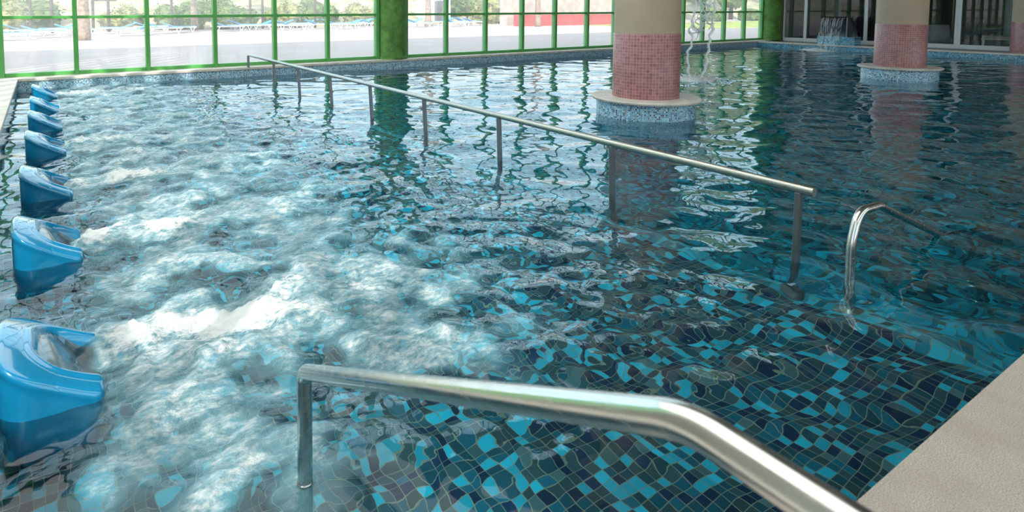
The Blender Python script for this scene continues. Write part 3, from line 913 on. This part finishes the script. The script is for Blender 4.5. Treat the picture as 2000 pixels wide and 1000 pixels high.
for k, (y, lab) in enumerate([(11.6, 'pale curtain hanging at the corner end of the lounge'), (10.3, 'pale curtain hanging behind the spout in the lounge'), (6.2, 'pale curtain hanging behind the daybed'), (5.2, 'pale curtain hanging behind the far deck column')]):
    bm = bmesh.new(); prev = None
    for i in range(41):
        s = i/40; p = (.05*math.sin(s*38), -.35+.7*s)
        cur = (bm.verts.new((p[0], p[1], .02)), bm.verts.new((p[0], p[1], 2.75)))
        if prev: bm.faces.new((prev[0], cur[0], cur[1], prev[1]))
        prev = cur
    bmesh.ops.solidify(bm, geom=list(bm.faces), thickness=.01)
    o = obj('curtain', bm, M['drape'], smooth=True); o.location = (29.6, y, .172)
    tag(o, lab, 'curtain', 'lounge curtains')

# ------------------------------------------------------------------ outdoors
OZ = .10
struct('ground_terrace', bx(-60, 110, 13.21, 60, -.1, OZ), M['terrace'])
struct('ground_left_terrace', bx(-60, -3.52, -40, 13.2, -.1, OZ), M['terrace'])
struct('ground_rear_terrace', bx(-3.5, 60, -40, -9.31, -.1, OZ), M['terrace'])
bm = bmesh.new()
prev = None
for i in range(41):
    x = -60+i*4.25
    cur = [bm.verts.new((x, 39+dy, OZ-.02+z+.35*math.sin(x*.7+dy)*(dy > 0))) for dy, z in ((0, 0), (4, 1.0), (9, 2.6), (16, 4.2), (30, 5.2))]
    if prev:
        for a in range(4): bm.faces.new((prev[a], cur[a], cur[a+1], prev[a+1]))
    prev = cur
struct('hillside', bm, M['sand'], smooth=True)
struct('ground_lawn', bx(34, 75, 22.5, 31.5, OZ-.05, OZ+.03), M['lawn'])

def at(px, y_world):
    """ground x on the camera ray of a photo column at depth y_world"""
    d = fw*1190 + rt*(px-810)
    return d.x/d.y*y_world

# sun loungers
def make_lounger():
    r = thing('sun_lounger', 'white framed sun lounger with blue sling on the sunny terrace beyond the windows', 'sun lounger', (0, 0, OZ), 0, 'sun loungers on the terrace')
    bm = bmesh.new()
    for s in (-1, 1): box(bm, -.85, .85, s*.28-.025, s*.28+.025, .26, .31)
    for x in (-.84, -.2, .84): box(bm, x-.025, x+.025, -.28, .28, .26, .31)
    obj('frame', bm, M['lounge_w'], r)
    obj('sling', bx(-.25, .83, -.26, .26, .30, .335, bev=.01), M['lounge_b'], r)
    b2 = bx(-.68, 0, -.27, .27, -.02, .025, bev=.01)
    bmesh.ops.rotate(b2, verts=b2.verts, cent=(0, 0, 0), matrix=Matrix.Rotation(.34, 3, 'Y'))
    bmesh.ops.translate(b2, verts=b2.verts, vec=(-.22, 0, .315))
    obj('backrest', b2, M['lounge_b'], r)
    for x in (-.62, .66):
        for s in (-1, 1):
            lb = bmesh.new(); tube(lb, [(x-.1, s*.28, .27), (x, s*.28, 0), (x+.12, s*.28, .27)], .025, 8)
            obj('leg', lb, M['lounge_w'], r)
    return r
lr = make_lounger()
rg = random.Random(5)
spots = []
for px in (14, 52, 88, 118, 150, 196, 232, 262, 296, 322, 350, 376, 404, 446, 476, 506, 546, 570, 596, 624, 656, 680, 706, 730, 802, 818, 864, 888, 906, 926):
    yw = 30.2+min(px, 480)*.0075+(0, 2.1)[len(spots) % 2]+rg.uniform(-.1, .1)
    if px in (14, 262, 350): yw -= 1.2
    if any(abs(at(px, yw)-q[0]) < 1.95 and abs(yw-q[1]) < .9 for q in spots): yw += 1.05
    if any(abs(at(px, yw)-q[0]) < 1.95 and abs(yw-q[1]) < .75 for q in spots): continue
    spots.append((at(px, yw), yw, rg.uniform(-.15, .15)+(PI if rg.random() < .4 else 0)))
for k, (x, y, a) in enumerate(spots):
    o = lr if k == 0 else copy_tree(lr)
    o.location = (x, y, OZ); o.rotation_euler.z = a

# palms
def palm(px, y, r, lab, h=7.5):
    t = thing('palm_tree', lab, 'palm tree', (at(px, y), y, OZ), rg.uniform(0, 6), 'palms on the terrace')
    prof = []
    for k in range(31):
        s = k/30; prof.append((r*(1.25-.35*min(1, s*4))*(1+.05*(k % 2)), s*h))
    obj('trunk', lathe(bmesh.new(), prof, 20), M['trunk'], t, smooth=True)
    bm = bmesh.new()
    for k in range(22):
        a = 2*PI*k/22*2.4; el = rg.uniform(-.1, 1.1); L = rg.uniform(1.7, 2.4)
        pr = None
        for i in range(9):
            s = i/8; rr = L*s*math.cos(el*(1-.3*s)); z = h+L*s*math.sin(el)-1.5*s*s
            c = Vector((rr*math.cos(a), rr*math.sin(a), z)); sd = Vector((-math.sin(a), math.cos(a), 0))*(.30*math.sin(PI*min(.98, s*.9+.08)))
            cur = (bm.verts.new(c-sd-Vector((0, 0, .12*math.sin(PI*s)))), bm.verts.new(c), bm.verts.new(c+sd-Vector((0, 0, .12*math.sin(PI*s)))))
            if pr:
                for q in (0, 1): bm.faces.new((pr[q], pr[q+1], cur[q+1], cur[q]))
            pr = cur
    obj('crown', bm, M['leaf'], t)
palm(166, 27.8, .19, 'thick palm trunk just right of the first green mullion, beside the loungers')
palm(381, 36.2, .17, 'palm trunk standing behind the loungers left of the handrail end')
palm(836, 35.4, .20, 'palm trunk just right of the green pillar')
palm(1050, 31.0, .17, 'palm trunk before the low red wall')

# fence posts
for px, y, lab in [(62, 36, 'thin brown post behind the leftmost loungers'), (104, 36.3, 'thin pale brown post between the leftmost post and the mullion'), (184, 36.2, 'brown post right of the thick palm'), (214, 36.4, 'brown post second to the right of the thick palm'),
                   (337, 36.5, 'brown post left of the second palm'), (490, 36.4, 'brown post above the handrail end'), (514, 36.6, 'brown post just right of the handrail end'), (616, 36.5, 'brown post left of the green pillar'), (912, 36.8, 'brown post right of the green pillar')]:
    o = obj('fence_post', tube(bmesh.new(), [(0, 0, 0), (0, 0, 2.4)], .075, 10), M['post'], smooth=True)
    o.location = (at(px, y), y, OZ)
    tag(o, lab, 'post', 'posts at the terrace edge', 'thing')
x0, x1 = at(184, 36.2), at(232, 36.2)
tag(obj('crossbar', bx(x0, x1, 36.42, 36.52, 1.75, 1.83), M['post']), 'brown crossbar joining two posts right of the thick palm', 'crossbar', kind='thing')
# white garden umbrella pole and furniture
t = thing('garden_hut', 'white hut beyond the terrace right of the green pillar', 'hut', (at(846, 40.5), 40.5, OZ))
obj('wall', bx(-1.1, 1.1, -.8, .8, 0, 2.2), M['lounge_w'], t); obj('roof', bx(-1.3, 1.3, -1, 1, 2.2, 2.35), M['lounge_w'], t)
obj('doorway', bx(-.4, .4, -.83, -.79, 0, 1.8), M['drape'], t)
# low red wall with stones on top
t = thing('red_wall', 'low red rendered wall on the terrace at the right', 'wall', (0, 0, 0), kind='thing')
xa, xb = at(1012, 32), at(1225, 32)
obj('render', bx(xa, xb, 32, 32.5, OZ, .88), M['redwall'], t)
obj('stone_face', bx(xa, xb, 33.2, 34, OZ, 2.6), M['redwall_top'], t)

# shrubs
def shrub(px, y, s, mat, lab):
    bm = bmesh.new()
    bmesh.ops.create_icosphere(bm, subdivisions=3, radius=1)
    for v in bm.verts:
        n_ = v.co.normalized()
        k = 1+.22*math.sin(5*n_.x+px)+.16*math.sin(9*n_.y+px*.3)*math.cos(7*n_.z)
        v.co = n_*k
    base = [(f.calc_center_median(), f.normal.copy()) for f in bm.faces]
    for c, nn in base:
        for _ in range(2):
            p = c+Vector((rg.gauss(0, .07), rg.gauss(0, .07), rg.gauss(0, .07)))+nn*rg.uniform(0, .12)
            d1 = Vector((rg.gauss(0, 1), rg.gauss(0, 1), rg.gauss(0, 1))).normalized()*.10; d2 = d1.cross(nn).normalized()*.05
            bm.faces.new([bm.verts.new(q) for q in (p-d1, p+d2, p+d1, p-d2)])
    for v in bm.verts: v.co = Vector((v.co.x*s*1.3, v.co.y*s, (v.co.z+.8)*s*.8))
    me = bpy.data.meshes.new('shrub'); bm.to_mesh(me); bm.free()
    o = link('shrub', me, mat); o.location = (at(px, y), y, OZ)
    tag(o, lab, 'shrub', 'shrubs beyond the terrace')
SH = [(6, 37.6, 1.0, 'leaf2', 'dry shrub at the far left beyond the loungers'), (48, 40.4, 1.2, 'leaf', 'green shrub behind the leftmost brown post'), (246, 38.8, .9, 'leaf2', 'dry shrub between the two left palms'),
      (350, 38.0, 1.0, 'leaf', 'green shrub left of the second palm'), (414, 41.6, 1.3, 'leaf', 'green shrub right of the second palm'), (456, 37.8, .95, 'leaf', 'green shrub above the handrail end'),
      (560, 38.4, 1.0, 'leaf2', 'dry shrub in the third bay left of the green pillar'), (612, 40.6, 1.2, 'leaf', 'green shrub behind the post left of the pillar'), (700, 39.2, 1.0, 'leaf2', 'dry shrub beside the green pillar'),
      (905, 42.5, 1.6, 'leaf', 'bright green shrub behind the post right of the pillar'), (965, 38.6, 1.4, 'leaf2', 'tall dry shrub left of the red wall'), (1392, 33.4, .8, 'leaf', 'low green bush right of the falling water'), (1462, 33.4, .8, 'leaf', 'low green bush seen beside the corner pillar')]
for s in SH: shrub(s[0], s[1], s[2], M[s[3]], s[4])

def tree(px, y, h, r, lab):
    t = thing('garden_tree', lab, 'tree', (at(px, y), y, OZ), 0, 'trees beyond the lawn')
    obj('trunk', tube(bmesh.new(), [(0, 0, 0), (.05, 0, h*.3), (-.05, .1, h*.6)], [.22, .17, .1], 10), M['post'], t, smooth=True)
    bm = bmesh.new()
    for k in range(14):
        c = Vector((rg.gauss(0, r*.4), rg.gauss(0, r*.4), h*.55+rg.uniform(-1, 1)*h*.38)); q = r*rg.uniform(.5, .75)
        st = len(bm.verts)
        res = bmesh.ops.create_icosphere(bm, subdivisions=2, radius=q)
        for v in res['verts']: v.co = v.co*(1+.18*math.sin(v.co.x*7+k)*math.cos(v.co.y*6)) + c
    base = [(f.calc_center_median(), f.normal.copy()) for f in bm.faces]
    for c, nn in base:
        p = c+Vector((rg.gauss(0, .12), rg.gauss(0, .12), rg.gauss(0, .12)))+nn*.1
        d1 = Vector((rg.gauss(0, 1), rg.gauss(0, 1), rg.gauss(0, 1))).normalized()*.22; d2 = d1.cross(nn).normalized()*.12
        bm.faces.new([bm.verts.new(w_) for w_ in (p-d1, p+d2, p+d1, p-d2)])
    me = bpy.data.meshes.new('crown'); bm.to_mesh(me); bm.free()
    link('crown', me, M['leaf'], t)
for k, px in enumerate((1300, 1358, 1425, 1490)):
    tree(px, 37.5+(k % 2)*8.5, 13+3*(k % 2)+k % 3, 2.3+.4*(k % 2), ['dark tree beyond the lawn at the right edge of the pink column', 'dark tree beyond the lawn behind the falling water',
         'dark tree beyond the lawn midway between the falling water and the corner pillar', 'dark tree beyond the lawn beside the corner pillar'][k])

# ------------------------------------------------------------------ light
W = bpy.data.worlds.new('world'); SC.world = W; W.use_nodes = True
nt = W.node_tree
for n_ in list(nt.nodes): nt.nodes.remove(n_)
wo = nt.nodes.new('ShaderNodeOutputWorld'); bg = nt.nodes.new('ShaderNodeBackground')
tc = nt.nodes.new('ShaderNodeTexCoord'); sx = nt.nodes.new('ShaderNodeSeparateXYZ'); nt.links.new(tc.outputs['Generated'], sx.inputs[0])
cr = nt.nodes.new('ShaderNodeValToRGB'); nt.links.new(sx.outputs[2], cr.inputs[0])
el = cr.color_ramp.elements
el[0].color = (2.2, 2.15, 2.1, 1); el[1].color = (1.0, 1.3, 1.8, 1); el[1].position = .95
for p_, c_ in ((.08, (2.1, 2.25, 2.35)), (.20, (1.75, 2.6, 3.1)), (.42, (1.7, 2.5, 3.05)), (.62, (2.3, 2.4, 2.4)), (.75, (1.8, 1.9, 2.0))):
    e = el.new(p_); e.color = (*c_, 1)
nt.links.new(cr.outputs[0], bg.inputs[0]); bg.inputs[1].default_value = 1.0
nt.links.new(bg.outputs[0], wo.inputs[0])

sun = bpy.data.lights.new('sun', 'SUN'); so = bpy.data.objects.new('sun', sun); COL.objects.link(so)
sun.energy = 6.0; sun.angle = math.radians(.6); sun.color = (1, .95, .87)
so.rotation_euler = Vector((.55, .62, -.56)).to_track_quat('-Z', 'Y').to_euler()
SC.view_settings.view_transform = 'Standard'; SC.view_settings.look = 'None'
SC.view_settings.exposure = 0.0; SC.view_settings.gamma = 1; SC.view_settings.use_curve_mapping = False
cy = SC.cycles
cy.use_denoising = True
try: cy.denoiser = 'OPENIMAGEDENOISE'
except Exception: pass
cy.max_bounces = 10; cy.diffuse_bounces = 4; cy.glossy_bounces = 5; cy.transmission_bounces = 8; cy.transparent_max_bounces = 16
cy.caustics_reflective = True; cy.caustics_refractive = True
cy.sample_clamp_indirect = 6.0
